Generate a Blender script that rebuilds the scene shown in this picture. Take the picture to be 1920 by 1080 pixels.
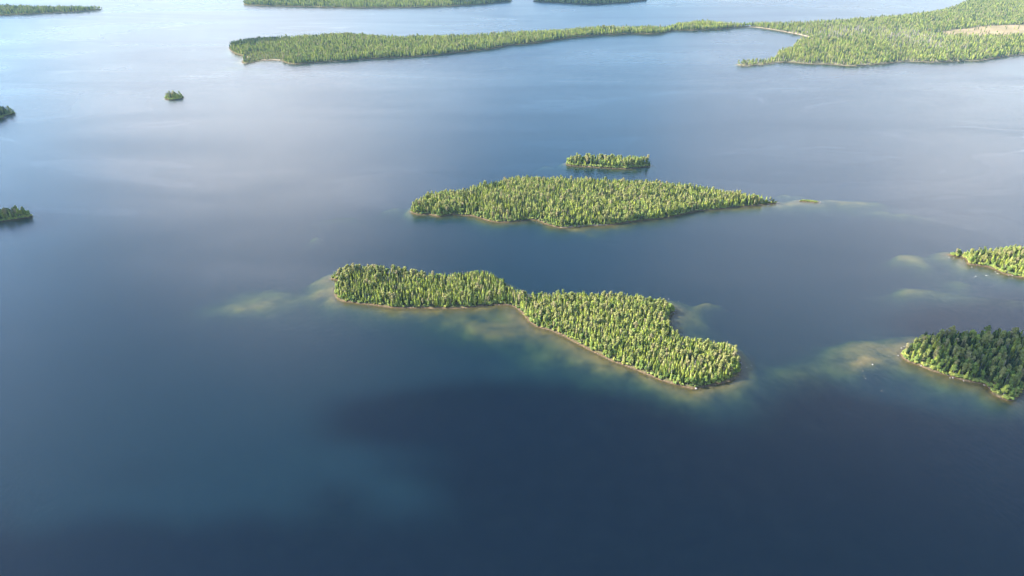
import bpy, math, random
import numpy as np
from mathutils import Vector, Matrix

sc = bpy.context.scene
for _o in list(bpy.data.objects):
    bpy.data.objects.remove(_o)
C = sc.collection
PI = math.pi
R = math.radians

# ------------------------------------------------------------------ camera
CAM_H = 400.0
PITCH = R(30.0)
FPX = 960.0 / math.tan(R(73.74 / 2))
cam = bpy.data.cameras.new('camera')
cam.sensor_width = 36.0
cam.lens = 18.0 / math.tan(R(73.74 / 2))
cam.clip_start = 1.0
cam.clip_end = 60000.0
cam_o = bpy.data.objects.new('camera', cam)
C.objects.link(cam_o)
cam_o.location = (0, 0, CAM_H)
cam_o.rotation_euler = (PI / 2 - PITCH, 0, 0)
sc.camera = cam_o

# ------------------------------------------------------------------ sky, sun, exposure
SUN_EL, SUN_AZ = 35.0, -83.0                  # azimuth clockwise from +y (the view direction)
SUN = Vector((math.sin(R(SUN_AZ)) * math.cos(R(SUN_EL)), math.cos(R(SUN_AZ)) * math.cos(R(SUN_EL)), math.sin(R(SUN_EL))))
world = bpy.data.worlds.new('World')
sc.world = world
world.use_nodes = True
wn, wl = world.node_tree.nodes, world.node_tree.links
sky = wn.new('ShaderNodeTexSky')
sky.sky_type = 'NISHITA'
sky.sun_disc = False
sky.sun_elevation = R(SUN_EL)
sky.sun_rotation = R(SUN_AZ)
sky.altitude = 300.0
sky.air_density = 1.45
sky.dust_density = 0.12
sky.ozone_density = 5.5
# thin veil of cloud low over the horizon: gaps and rise in brightness with height shaped for the lake's reflections, brighter towards the sun
def wmath(op, a, b=None, clamp=False):
    n_ = wn.new('ShaderNodeMath')
    n_.operation = op
    n_.use_clamp = clamp
    for i_, v_ in enumerate((a, b)):
        if v_ is None:
            continue
        if isinstance(v_, (int, float)):
            n_.inputs[i_].default_value = v_
        else:
            wl.new(v_, n_.inputs[i_])
    return n_.outputs[0]
wtc = wn.new('ShaderNodeTexCoord')
wsp = wn.new('ShaderNodeSeparateXYZ')
wl.new(wtc.outputs['Generated'], wsp.inputs[0])
wup = wmath('MAXIMUM', wsp.outputs[2], 0.0)
wden = wmath('ADD', wup, 0.16)
wcx = wn.new('ShaderNodeCombineXYZ')
wl.new(wmath('DIVIDE', wsp.outputs[0], wden), wcx.inputs[0])
wl.new(wmath('DIVIDE', wsp.outputs[1], wden), wcx.inputs[1])
wno = wn.new('ShaderNodeTexNoise')
VEIL_OFFSET, VEIL_SCALE = (18.24, 27.12, 37.0), 1.0
wmp = wn.new('ShaderNodeMapping')
wmp.inputs['Location'].default_value = VEIL_OFFSET
wl.new(wcx.outputs[0], wmp.inputs['Vector'])
wl.new(wmp.outputs[0], wno.inputs['Vector'])
wno.inputs['Scale'].default_value = VEIL_SCALE
wno.inputs['Detail'].default_value = 4.0
wmr = wn.new('ShaderNodeMapRange')
wmr.interpolation_type = 'SMOOTHSTEP'
wmr.inputs['From Min'].default_value = 0.40
wmr.inputs['From Max'].default_value = 0.60
wmr.inputs['To Min'].default_value = 0.0
wmr.inputs['To Max'].default_value = 1.0
wl.new(wno.outputs['Fac'], wmr.inputs['Value'])
wfade = wn.new('ShaderNodeMapRange')                       # the veil lies low over the horizon
wfade.interpolation_type = 'SMOOTHSTEP'
wfade.inputs['From Min'].default_value = 0.45
wfade.inputs['From Max'].default_value = 0.62
wfade.inputs['To Min'].default_value = 1.0
wfade.inputs['To Max'].default_value = 0.0
wl.new(wup, wfade.inputs['Value'])
wfac = wmath('MULTIPLY', wmr.outputs[0], wfade.outputs[0])
wdot = wn.new('ShaderNodeVectorMath')
wdot.operation = 'DOT_PRODUCT'
wl.new(wtc.outputs['Generated'], wdot.inputs[0])
wdot.inputs[1].default_value = tuple(SUN)
wph = wmath('ADD', wmath('MULTIPLY', wmath('POWER', wmath('MAXIMUM', wdot.outputs['Value'], 0.0), 2.0), 1.8), 6.4)
wvc = wn.new('ShaderNodeVectorMath')
wvc.operation = 'SCALE'
wvc.inputs[0].default_value = (1.0, .98, 1.03)
wl.new(wmath('MULTIPLY', wph, wmath('ADD', wmath('MULTIPLY', wup, 3.7), -0.10)), wvc.inputs['Scale'])
wmix = wn.new('ShaderNodeMix')
wmix.data_type = 'RGBA'
wl.new(wfac, wmix.inputs[0])
wl.new(sky.outputs[0], wmix.inputs[6])
wl.new(wvc.outputs[0], wmix.inputs[7])
wl.new(wmix.outputs[2], wn['Background'].inputs[0])
wn['Background'].inputs[1].default_value = 0.09

sl = bpy.data.lights.new('sun', 'SUN')
sl.energy = 5.0
sl.angle = R(0.5)
sl.color = (1.0, 0.94, 0.84)
sun_o = bpy.data.objects.new('sun', sl)
C.objects.link(sun_o)
sun_o.rotation_euler = SUN.to_track_quat('Z', 'Y').to_euler()

sc.view_settings.view_transform = 'Standard'
sc.view_settings.look = 'None'
sc.view_settings.gamma = 1.0
sc.view_settings.use_curve_mapping = False
sc.view_settings.exposure = 2.55
sc.render.engine = 'CYCLES'
cy = sc.cycles
cy.use_denoising = True
cy.max_bounces = 8
cy.diffuse_bounces = 2
cy.glossy_bounces = 2
cy.transmission_bounces = 2
cy.transparent_max_bounces = 8
cy.volume_bounces = 0
cy.sample_clamp_indirect = 4.0
cy.caustics_reflective = False
cy.caustics_refractive = False

rng = np.random.default_rng(7)
random.seed(7)

# ------------------------------------------------------------------ helpers
CT, ST = math.cos(PITCH), math.sin(PITCH)

def at(px, py):
    """a pixel of the 1920 x 1080 photograph -> ground point (x, y)"""
    v = (py - 540.0) / FPX
    v = max(v, -0.485)
    t = CAM_H / (ST + v * CT)
    return ((px - 960.0) / FPX * t, t * (CT - v * ST))

def to_px(x, y, z=0.0):
    d = y * CT - (z - CAM_H) * ST
    up = y * ST + (z - CAM_H) * CT
    return 960 + FPX * x / d, 540 - FPX * up / d, d

def hash2(ix, iy, seed):
    n = (ix.astype(np.int64) * 374761393 + iy.astype(np.int64) * 668265263 + seed * 974711) & 0xFFFFFFFF
    n = ((n ^ (n >> 13)) * 1274126177) & 0xFFFFFFFF
    return ((n ^ (n >> 16)) & 0xFFFF) / 65535.0

def vnoise(x, y, scale, seed=0):
    """smooth value noise, 0..1"""
    x = np.asarray(x, float) / scale
    y = np.asarray(y, float) / scale
    ix, iy = np.floor(x), np.floor(y)
    fx, fy = x - ix, y - iy
    fx, fy = fx * fx * (3 - 2 * fx), fy * fy * (3 - 2 * fy)
    a, b = hash2(ix, iy, seed), hash2(ix + 1, iy, seed)
    c, d = hash2(ix, iy + 1, seed), hash2(ix + 1, iy + 1, seed)
    return (a * (1 - fx) + b * fx) * (1 - fy) + (c * (1 - fx) + d * fx) * fy

def fbm(x, y, scale, seed=0, octaves=3):
    s, a, t = 0.0, 1.0, 0.0
    for k in range(octaves):
        s = s + a * vnoise(x, y, scale / 2 ** k, seed + 17 * k)
        t += a
        a *= 0.5
    return s / t

def smooth_poly(pts, n=3):
    """closed Catmull-Rom through the points"""
    P = np.array(pts, float)
    N = len(P)
    out = []
    for i in range(N):
        p0, p1, p2, p3 = P[i - 1], P[i], P[(i + 1) % N], P[(i + 2) % N]
        for k in range(n):
            t = k / n
            out.append(0.5 * (2 * p1 + (p2 - p0) * t + (2 * p0 - 5 * p1 + 4 * p2 - p3) * t * t + (3 * p1 - p0 - 3 * p2 + p3) * t ** 3))
    return np.array(out)

def poly_sd(P, x, y):
    """signed distance, positive inside"""
    shp = np.shape(x)
    x = np.asarray(x, np.float32).ravel()
    y = np.asarray(y, np.float32).ravel()
    d2 = np.full(x.shape, 1e12, np.float32)
    inside = np.zeros(x.shape, bool)
    N = len(P)
    for i in range(N):
        ax, ay = P[i]
        bx, by = P[(i + 1) % N]
        ex, ey = bx - ax, by - ay
        L = ex * ex + ey * ey + 1e-9
        wx, wy = x - ax, y - ay
        t = np.clip((wx * ex + wy * ey) / L, 0, 1)
        qx, qy = wx - ex * t, wy - ey * t
        d2 = np.minimum(d2, qx * qx + qy * qy)
        cond = (ay > y) != (by > y)
        if ey != 0:
            inside ^= cond & (x < ex * (y - ay) / ey + ax)
    d = np.sqrt(d2)
    return np.where(inside, d, -d).reshape(shp)

def mesh_obj(name, verts, faces, mat, parent=None, smooth=False, mats=None, fmat=None):
    me = bpy.data.meshes.new(name)
    me.from_pydata([tuple(v) for v in verts], [], [tuple(f) for f in faces])
    for m in (mats or [mat]):
        me.materials.append(m)
    if fmat is not None:
        me.polygons.foreach_set('material_index', np.asarray(fmat, np.int32))
    if smooth:
        me.polygons.foreach_set('use_smooth', np.ones(len(me.polygons), bool))
    me.update()
    o = bpy.data.objects.new(name, me)
    C.objects.link(o)
    if parent:
        o.parent = parent
    return o

def grid_mesh(name, X, Y, Z, mask, mat):
    """heightfield over a 2-D array of points; cells whose four corners are in the mask"""
    ny, nx = X.shape
    cells = mask[:-1, :-1] & mask[1:, :-1] & mask[:-1, 1:] & mask[1:, 1:]
    idx = np.arange(ny * nx).reshape(ny, nx)
    F = np.stack([idx[:-1, :-1][cells], idx[:-1, 1:][cells], idx[1:, 1:][cells], idx[1:, :-1][cells]], 1)
    used, inv = np.unique(F, return_inverse=True)
    F = inv.reshape(F.shape).astype(np.int32)
    V = np.stack([X.ravel()[used], Y.ravel()[used], Z.ravel()[used]], 1).astype(np.float32)
    me = bpy.data.meshes.new(name)
    me.vertices.add(len(V))
    me.vertices.foreach_set('co', V.ravel())
    me.loops.add(F.size)
    me.loops.foreach_set('vertex_index', F.ravel())
    me.polygons.add(len(F))
    me.polygons.foreach_set('loop_start', np.arange(0, F.size, 4, dtype=np.int32))
    me.polygons.foreach_set('use_smooth', np.ones(len(F), bool))
    me.materials.append(mat)
    me.update(calc_edges=True)
    o = bpy.data.objects.new(name, me)
    C.objects.link(o)
    return o

def tag(o, label, cat=None, group=None, kind=None):
    o['label'] = label
    if cat: o['category'] = cat
    if group: o['group'] = group
    if kind: o['kind'] = kind
    return o

# ------------------------------------------------------------------ materials
def new_mat(name):
    m = bpy.data.materials.new(name)
    m.use_nodes = True
    nt = m.node_tree
    nt.nodes.clear()
    out = nt.nodes.new('ShaderNodeOutputMaterial')
    return m, nt.nodes, nt.links, out

def ramp(n, stops):
    r = n.new('ShaderNodeValToRGB')
    e = r.color_ramp.elements
    while len(e) > 1:
        e.remove(e[-1])
    e[0].position = stops[0][0]
    e[0].color = (*stops[0][1], 1)
    for p, c in stops[1:]:
        k = e.new(p)
        k.color = (*c, 1)
    return r

def leaf_mat(name, stops, transl=0.36):
    m, n, l, out = new_mat(name)
    oi = n.new('ShaderNodeObjectInfo')
    r = ramp(n, stops)
    l.new(oi.outputs['Random'], r.inputs[0])
    geo = n.new('ShaderNodeNewGeometry')
    hsv = n.new('ShaderNodeHueSaturation')
    mr = n.new('ShaderNodeMapRange')
    mr.inputs['To Min'].default_value = 0.72
    mr.inputs['To Max'].default_value = 1.28
    l.new(geo.outputs['Random Per Island'], mr.inputs['Value'])
    l.new(mr.outputs[0], hsv.inputs['Value'])
    l.new(r.outputs[0], hsv.inputs['Color'])
    d = n.new('ShaderNodeBsdfDiffuse')
    t = n.new('ShaderNodeBsdfTranslucent')
    l.new(hsv.outputs[0], d.inputs[0])
    l.new(hsv.outputs[0], t.inputs[0])
    mx = n.new('ShaderNodeMixShader')
    mx.inputs[0].default_value = transl
    l.new(d.outputs[0], mx.inputs[1])
    l.new(t.outputs[0], mx.inputs[2])
    l.new(mx.outputs[0], out.inputs[0])
    return m

def noisy_mat(name, stops, scale, detail=4, rough=0.9, coord='Object'):
    m, n, l, out = new_mat(name)
    tc = n.new('ShaderNodeTexCoord')
    nz = n.new('ShaderNodeTexNoise')
    nz.inputs['Scale'].default_value = scale
    nz.inputs['Detail'].default_value = detail
    l.new(tc.outputs[coord], nz.inputs['Vector'])
    r = ramp(n, stops)
    l.new(nz.outputs['Fac'], r.inputs[0])
    b = n.new('ShaderNodeBsdfPrincipled')
    b.inputs['Roughness'].default_value = rough
    b.inputs['Specular IOR Level'].default_value = 0.2
    l.new(r.outputs[0], b.inputs['Base Color'])
    l.new(b.outputs[0], out.inputs[0])
    return m

M_CON = leaf_mat('conifer_needles', [(0.0, (0.085, 0.135, 0.032)), (0.2, (0.195, 0.240, 0.045)), (0.45, (0.285, 0.315, 0.052)),
                                     (0.7, (0.235, 0.293, 0.078)), (0.85, (0.323, 0.323, 0.097)), (1.0, (0.293, 0.274, 0.127))])
M_CON_D = leaf_mat('dark_conifer_needles', [(0.0, (.030, .050, .018)), (0.4, (.050, .075, .025)), (0.75, (.070, .095, .030)), (1.0, (.085, .090, .040))])
M_PINE = leaf_mat('pine_needles', [(0.0, (0.130, 0.165, 0.050)), (0.4, (0.215, 0.230, 0.070)), (0.8, (0.250, 0.245, 0.090)), (1.0, (0.250, 0.215, 0.115))])
M_BRD = leaf_mat('broad_leaves', [(0.0, (0.085, 0.130, 0.032)), (0.4, (0.135, 0.190, 0.045)), (0.75, (0.216, 0.274, 0.069)), (1.0, (0.265, 0.293, 0.058))], 0.35)
M_SHR = leaf_mat('shrub_leaves', [(0.0, (0.138, 0.196, 0.058)), (0.5, (0.216, 0.265, 0.069)), (1.0, (0.313, 0.313, 0.078))], 0.35)
M_BARK = noisy_mat('bark', [(0.3, (.10, .075, .055)), (0.7, (.20, .16, .13))], 3.0)
M_PALEBARK = noisy_mat('pale_bark', [(0.3, (.17, .15, .135)), (0.7, (.32, .29, .27))], 3.0)
M_ROCK = noisy_mat('granite', [(0.3, (.12, .108, .10)), (0.6, (.21, .19, .18)), (0.8, (.30, .28, .27))], 1.2, 6, 0.8)
M_STONE = noisy_mat('shore_stone', [(0.3, (.05, .037, .026)), (0.5, (.11, .083, .062)), (0.75, (.22, .185, .155))], 0.35, 6, 0.85)

# ground of the islands: pale stony waterline, then brown-green forest floor
def ground_mat(name, floor_stops, beach=(.085, .060, .036)):
    m, n, l, out = new_mat(name)
    tc = n.new('ShaderNodeTexCoord')
    sx = n.new('ShaderNodeSeparateXYZ')
    l.new(tc.outputs['Object'], sx.inputs[0])
    nz = n.new('ShaderNodeTexNoise')
    nz.inputs['Scale'].default_value = 0.12
    nz.inputs['Detail'].default_value = 5
    l.new(tc.outputs['Object'], nz.inputs['Vector'])
    fl = ramp(n, floor_stops)
    l.new(nz.outputs['Fac'], fl.inputs[0])
    nb = n.new('ShaderNodeTexNoise')
    nb.inputs['Scale'].default_value = 0.5
    nb.inputs['Detail'].default_value = 4
    l.new(tc.outputs['Object'], nb.inputs['Vector'])
    br = ramp(n, [(0.35, tuple(c * 0.45 for c in beach)), (0.55, beach), (0.72, tuple(min(1, c * 1.5) for c in beach))])
    l.new(nb.outputs['Fac'], br.inputs[0])
    bed = ramp(n, [(0.3, (.022, .015, .002)), (0.6, (.045, .030, .004)), (0.8, (.070, .046, .010))])
    l.new(nb.outputs['Fac'], bed.inputs[0])
    mr = n.new('ShaderNodeMapRange')                       # height: beach -> forest floor
    mr.inputs['From Min'].default_value = 0.35
    mr.inputs['From Max'].default_value = 0.85
    l.new(sx.outputs['Z'], mr.inputs['Value'])
    mx = n.new('ShaderNodeMix')
    mx.data_type = 'RGBA'
    l.new(mr.outputs[0], mx.inputs[0])
    l.new(br.outputs[0], mx.inputs[6])
    l.new(fl.outputs[0], mx.inputs[7])
    mr2 = n.new('ShaderNodeMapRange')                      # bed -> beach
    mr2.inputs['From Min'].default_value = -0.15
    mr2.inputs['From Max'].default_value = 0.05
    l.new(sx.outputs['Z'], mr2.inputs['Value'])
    mx2 = n.new('ShaderNodeMix')
    mx2.data_type = 'RGBA'
    l.new(mr2.outputs[0], mx2.inputs[0])
    l.new(bed.outputs[0], mx2.inputs[6])
    l.new(mx.outputs[2], mx2.inputs[7])
    b = n.new('ShaderNodeBsdfDiffuse')
    l.new(mx2.outputs[2], b.inputs[0])
    l.new(b.outputs[0], out.inputs[0])
    return m

M_GROUND = ground_mat('island_ground', [(0.35, (.045, .050, .020)), (0.6, (.085, .080, .035)), (0.8, (.12, .11, .045))])
M_GROUND_DRY = ground_mat('mainland_ground', [(0.3, (.075, .075, .04)), (0.55, (.14, .125, .075)), (0.8, (.20, .175, .12))], (.10, .078, .052))
M_SAND = noisy_mat('bog_grass', [(0.3, (.10, .085, .035)), (0.55, (.155, .115, .058)), (0.75, (.19, .145, .085))], 0.02, 5)

def lakebed_material():
    m, n, l, out = new_mat('lakebed')
    tc = n.new('ShaderNodeTexCoord')
    nz = n.new('ShaderNodeTexNoise')
    nz.inputs['Scale'].default_value = 0.05
    nz.inputs['Detail'].default_value = 7
    nz.inputs['Roughness'].default_value = 0.62
    l.new(tc.outputs['Object'], nz.inputs['Vector'])
    r = ramp(n, [(0.33, (.017, .015, .005)), (0.47, (.042, .030, .008)), (0.6, (.068, .046, .012)), (0.75, (.100, .072, .028))])
    l.new(nz.outputs['Fac'], r.inputs[0])
    b = n.new('ShaderNodeBsdfDiffuse')
    l.new(r.outputs[0], b.inputs[0])
    l.new(b.outputs[0], out.inputs[0])
    return m
M_BED = lakebed_material()

WATER_BODY = (.0014, .0057, .0092)      # light scattered back by the water itself
def water_material():
    m, n, l, out = new_mat('lake_water')
    tc = n.new('ShaderNodeTexCoord')
    # fine ripples
    w1 = n.new('ShaderNodeTexNoise')
    w1.inputs['Scale'].default_value = 0.28
    w1.inputs['Detail'].default_value = 3
    mp = n.new('ShaderNodeMapping')
    mp.inputs['Rotation'].default_value = (0, 0, R(25))
    mp.inputs['Scale'].default_value = (1.0, 0.55, 1.0)
    l.new(tc.outputs['Object'], mp.inputs['Vector'])
    l.new(mp.outputs[0], w1.inputs['Vector'])
    bp = n.new('ShaderNodeBump')
    bp.inputs['Strength'].default_value = 0.9
    bp.inputs['Distance'].default_value = 0.25
    l.new(w1.outputs['Fac'], bp.inputs['Height'])
    # wind: calmer and rougher areas, long slicks
    mp2 = n.new('ShaderNodeMapping')
    mp2.inputs['Rotation'].default_value = (0, 0, R(-28))
    mp2.inputs['Scale'].default_value = (0.0013, 0.0042, 1.0)
    l.new(tc.outputs['Object'], mp2.inputs['Vector'])
    w2 = n.new('ShaderNodeTexNoise')
    w2.inputs['Scale'].default_value = 1.0
    w2.inputs['Detail'].default_value = 5
    w2.inputs['Distortion'].default_value = 1.2
    l.new(mp2.outputs[0], w2.inputs['Vector'])
    rr = n.new('ShaderNodeMapRange')
    rr.inputs['From Min'].default_value = 0.3
    rr.inputs['From Max'].default_value = 0.7
    rr.inputs['To Min'].default_value = 0.25
    rr.inputs['To Max'].default_value = 0.34
    l.new(w2.outputs['Fac'], rr.inputs['Value'])
    # narrow winding slicks of smooth water
    mp3 = n.new('ShaderNodeMapping')
    mp3.inputs['Rotation'].default_value = (0, 0, R(-35))
    mp3.inputs['Scale'].default_value = (0.0008, 0.0030, 1.0)
    l.new(tc.outputs['Object'], mp3.inputs['Vector'])
    w3 = n.new('ShaderNodeTexNoise')
    w3.inputs['Detail'].default_value = 2.5
    w3.inputs['Scale'].default_value = 1.0
    w3.inputs['Distortion'].default_value = 2.0
    l.new(mp3.outputs[0], w3.inputs['Vector'])
    ab = n.new('ShaderNodeMath')
    ab.operation = 'COMPARE'                               # 1 inside a thin band of the noise
    sb = n.new('ShaderNodeMath')
    sb.operation = 'SUBTRACT'
    l.new(w3.outputs['Fac'], sb.inputs[0])
    sb.inputs[1].default_value = 0.55
    ab.operation = 'ABSOLUTE'
    l.new(sb.outputs[0], ab.inputs[0])
    band = n.new('ShaderNodeMapRange')
    band.inputs['From Min'].default_value = 0.002
    band.inputs['From Max'].default_value = 0.016
    band.inputs['To Min'].default_value = 1.0
    band.inputs['To Max'].default_value = 0.0
    l.new(ab.outputs[0], band.inputs['Value'])
    w4 = n.new('ShaderNodeTexNoise')
    w4.inputs['Scale'].default_value = 0.0035
    w4.inputs['Detail'].default_value = 2
    l.new(tc.outputs['Object'], w4.inputs['Vector'])
    part = n.new('ShaderNodeMapRange')
    part.inputs['From Min'].default_value = 0.48
    part.inputs['From Max'].default_value = 0.68
    l.new(w4.outputs['Fac'], part.inputs['Value'])
    slick = n.new('ShaderNodeMath')
    slick.operation = 'MULTIPLY'
    l.new(band.outputs[0], slick.inputs[0])
    l.new(part.outputs[0], slick.inputs[1])
    gl = n.new('ShaderNodeBsdfGlossy')
    gl.distribution = 'BECKMANN'
    gl.inputs['Color'].default_value = (1, 1, 1, 1)
    l.new(rr.outputs[0], gl.inputs['Roughness'])
    l.new(bp.outputs[0], gl.inputs['Normal'])
    tr = n.new('ShaderNodeBsdfTransparent')
    tr.inputs['Color'].default_value = (.96, .96, .96, 1)
    df = n.new('ShaderNodeBsdfDiffuse')
    df.inputs['Color'].default_value = (*WATER_BODY, 1)
    ad = n.new('ShaderNodeAddShader')
    l.new(tr.outputs[0], ad.inputs[0])
    l.new(df.outputs[0], ad.inputs[1])
    # Fresnel of a wavy surface: the facets one sees lean towards the eye, so it never gets as glassy as a flat sheet
    def wm(op, x, y):
        k = n.new('ShaderNodeMath')
        k.operation = op
        k.use_clamp = op == 'SUBTRACT'
        for i, q in enumerate((x, y)):
            if isinstance(q, (int, float)):
                k.inputs[i].default_value = q
            else:
                l.new(q, k.inputs[i])
        return k.outputs[0]
    g0 = n.new('ShaderNodeNewGeometry')
    dp = n.new('ShaderNodeVectorMath')
    dp.operation = 'DOT_PRODUCT'
    l.new(g0.outputs['Incoming'], dp.inputs[0])
    l.new(bp.outputs[0], dp.inputs[1])
    ce = wm('POWER', wm('ADD', wm('POWER', wm('ABSOLUTE', dp.outputs['Value'], 0), 2.0), wm('ADD', wm('MULTIPLY', slick.outputs[0], -0.015), wm('ADD', wm('MULTIPLY', rr.outputs[0], 0.16), -0.022))), 0.5)
    fr_out = wm('ADD', wm('MULTIPLY', wm('POWER', wm('SUBTRACT', 1.0, ce), 5.0), 0.98), 0.02)
    mx = n.new('ShaderNodeMixShader')
    gm = n.new('ShaderNodeNewGeometry')                    # light that leaves the (unrefracted) water is not totally reflected
    bf = n.new('ShaderNodeMath')
    bf.operation = 'SUBTRACT'
    bf.inputs[0].default_value = 1.0
    l.new(gm.outputs['Backfacing'], bf.inputs[1])
    fm = n.new('ShaderNodeMath')
    fm.operation = 'MULTIPLY'
    l.new(fr_out, fm.inputs[0])
    l.new(bf.outputs[0], fm.inputs[1])
    l.new(fm.outputs[0], mx.inputs[0])
    l.new(ad.outputs[0], mx.inputs[1])
    l.new(gl.outputs[0], mx.inputs[2])
    l.new(mx.outputs[0], out.inputs[0])
    va = n.new('ShaderNodeVolumeAbsorption')
    va.inputs['Color'].default_value = (.32, .58, .12, 1)
    va.inputs['Density'].default_value = 0.185
    l.new(va.outputs[0], out.inputs['Volume'])
    return m
M_WATER = water_material()

# ------------------------------------------------------------------ outlines of the land, traced as the shore runs
LAND = {}
LAND['long_island'] = [(620,522),(632,525),(640,528),(632,538),(628,547),(629,556),(640,564),(665,568),(700,572),(735,577),(770,578),(810,578),(850,578),(880,577),(905,573),(940,572),(960,573),(975,583),(985,594),(995,605),(1015,615),(1040,623),(1062,633),(1085,645),(1105,656),(1125,666),(1145,675),(1170,685),(1200,697),(1230,709),(1260,719),(1285,725),(1305,728),(1330,724),(1352,719),(1370,713),(1382,706),(1388,693),(1385,675),(1375,660),(1362,652),(1340,650),(1310,646),(1285,641),(1270,633),(1257,620),(1252,605),(1258,592),(1266,583),(1258,576),(1240,572),(1220,570),(1195,564),(1160,561),(1130,560),(1100,560),(1075,557),(1050,559),(1020,561),(1000,558),(970,550),(945,534),(925,525),(895,518),(860,521),(820,524),(790,522),(760,518),(730,513),(700,512),(670,511),(650,514),(635,517)]
LAND['middle_island'] = [(771,398),(785,403),(805,402),(822,406),(845,403),(870,403),(895,407),(920,415),(945,417),(970,415),(1000,412),(1020,418),(1040,425),(1060,427),(1100,424),(1145,422),(1160,420),(1185,416),(1220,412),(1255,408),(1280,402),(1310,396),(1350,392),(1400,387),(1440,383),(1462,381),(1440,379),(1400,375),(1350,365),(1300,356),(1250,352),(1200,348),(1150,347),(1100,345),(1050,344),(1000,340),(960,343),(920,352),(890,358),(860,366),(820,370),(800,373),(785,382),(774,391)]
LAND['small_island'] = [(1061,306),(1066,309.5),(1085,311.5),(1110,313),(1150,315.5),(1175,316),(1200,314),(1219,311),(1214,307.5),(1190,304),(1150,302),(1110,303),(1080,304),(1067,304.5)]
LAND['bush_islet'] = [(1499,377.5),(1510,378.5),(1522,379.5),(1534,380),(1531,377),(1515,375.5),(1503,375.8)]
LAND['wooded_islet'] = [(309,184),(315,187),(325,187.5),(336,186),(345,182.3),(338,180),(325,179),(313,180)]
LAND['upper_left_point'] = [(30,212),(20,215),(10,218),(0,223),(-60,232),(-140,225),(-60,212),(0,210),(18,209.5)]
LAND['lower_left_point'] = [(63,406),(45,409.5),(25,412.5),(0,416),(-80,424),(-170,415),(-80,402),(0,401),(25,401.5),(48,402.5)]
LAND['far_peninsula'] = [(429,90),(440,100),(462,107),(456,112),(454,118),(470,119),(490,114),(525,114),(540,119),(560,120),(600,117),(650,114),(700,110),(760,107),(820,103),(870,97),(920,92),(955,85),(1000,81),(1050,74),(1100,68),(1150,65),(1180,63.5),(1240,63),(1260,58),(1300,57),(1350,55),(1385,52),(1404,50.5),(1404,49),(1380,49.5),(1340,47),(1300,46),(1265,50),(1240,56),(1190,56),(1120,57),(1050,62),(980,66),(920,70),(860,72),(800,74),(740,74),(690,71),(640,69),(600,72),(540,75),(490,77),(440,83)]
LAND['mainland'] = [(1402,50.5),(1415,51.5),(1440,55),(1470,60),(1500,66),(1519,71),(1518,75),(1493,79),(1488,88),(1478,95),(1458,99),(1453,109),(1430,115),(1405,117.5),(1381,120.5),(1385,123),(1400,124),(1430,122),(1457,118),(1480,117),(1520,120),(1560,121),(1600,124),(1650,121),(1700,115.5),(1750,117),(1800,115.5),(1840,114),(1870,109),(1920,103),(2050,92),(2200,60),(2150,10),(2000,-15),(1900,-15),(1840,-7),(1815,3),(1780,18),(1740,27),(1700,32),(1600,40),(1550,43),(1480,48),(1440,47.5),(1415,48)]
LAND['far_centre_shore'] = [(457,8.5),(480,10.5),(560,12.5),(650,14.5),(720,14.5),(800,13.5),(860,11),(910,8),(945,4),(962,1.5),(930,-3),(860,-9),(760,-13),(650,-12),(540,-7),(480,-1),(460,5)]
LAND['far_dark_shore'] = [(1000,3),(1040,5),(1100,8),(1150,6.5),(1190,3.5),(1215,-2),(1180,-9),(1100,-10),(1040,-5),(1008,0)]
LAND['far_left_shore'] = [(193,17),(180,19.5),(120,23.5),(60,26.5),(0,29),(-100,34),(-220,32),(-180,20),(-100,15),(0,15.5),(100,17),(170,17)]
LAND['shaded_island'] = [(1689,664),(1693,672),(1705,679),(1725,684.5),(1740,692),(1760,699),(1790,708),(1815,715),(1840,720),(1852,726),(1862,738),(1880,747),(1895,752),(1907,748),(1914,738),(1924,727),(1945,715),(1985,700),(2020,680),(2015,655),(1985,641),(1940,636),(1880,634),(1840,634),(1800,635),(1770,636),(1745,639),(1720,644),(1703,651),(1692,658)]
LAND['bright_island'] = [(1777,477.5),(1790,480),(1802,482),(1812,487),(1812,493),(1818,497),(1830,497),(1850,500),(1868,506),(1880,513),(1905,518),(1920,521),(1980,530),(2080,520),(2080,485),(1990,467),(1920,468),(1890,470),(1860,474),(1835,474),(1818,475),(1805,478),(1792,477)]
POLY = {k: smooth_poly([at(*p) for p in v], 3) for k, v in LAND.items()}
BOX = {k: (P[:, 0].min(), P[:, 0].max(), P[:, 1].min(), P[:, 1].max()) for k, P in POLY.items()}
JIT = {'long_island': 1.0, 'middle_island': 1.3, 'small_island': .8, 'bush_islet': .3, 'wooded_islet': .6}
MEADOW = smooth_poly([at(*p) for p in [(1758,66.5),(1800,57),(1850,52),(1920,49),(2000,48),(2030,58),(2000,74),(1920,73),(1860,74),(1800,72)]], 3)

def land_sd(k, x, y):
    sd = poly_sd(POLY[k], x, y)
    j = JIT.get(k, 1.5)
    n = fbm(x, y, 9.0, 3) - 0.5
    return sd + 2.4 * j * n * np.clip(1.0 - np.abs(sd) / 25.0, 0, 1)

HILL = {'long_island': 2.5, 'middle_island': 5.0, 'small_island': 1.0, 'bush_islet': 0.15, 'wooded_islet': .8, 'upper_left_point': 1.5,
        'lower_left_point': 2.0, 'far_peninsula': 6.0, 'mainland': 5.0, 'far_centre_shore': 5.0, 'far_dark_shore': 4.0,
        'far_left_shore': 4.0, 'shaded_island': 7.0, 'bright_island': 2.5}

def land_z(k, sd, x, y):
    up = np.minimum((0.22 + 0.55 * vnoise(x, y, 13.0, 91)) * np.maximum(sd, 0), 0.9) + HILL[k] * (1 - np.exp(-np.maximum(sd - 3, 0) / 28.0)) * (0.55 + 0.9 * fbm(x, y, 70.0, 11))
    return up * 0.45 if k == 'bush_islet' else up

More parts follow.
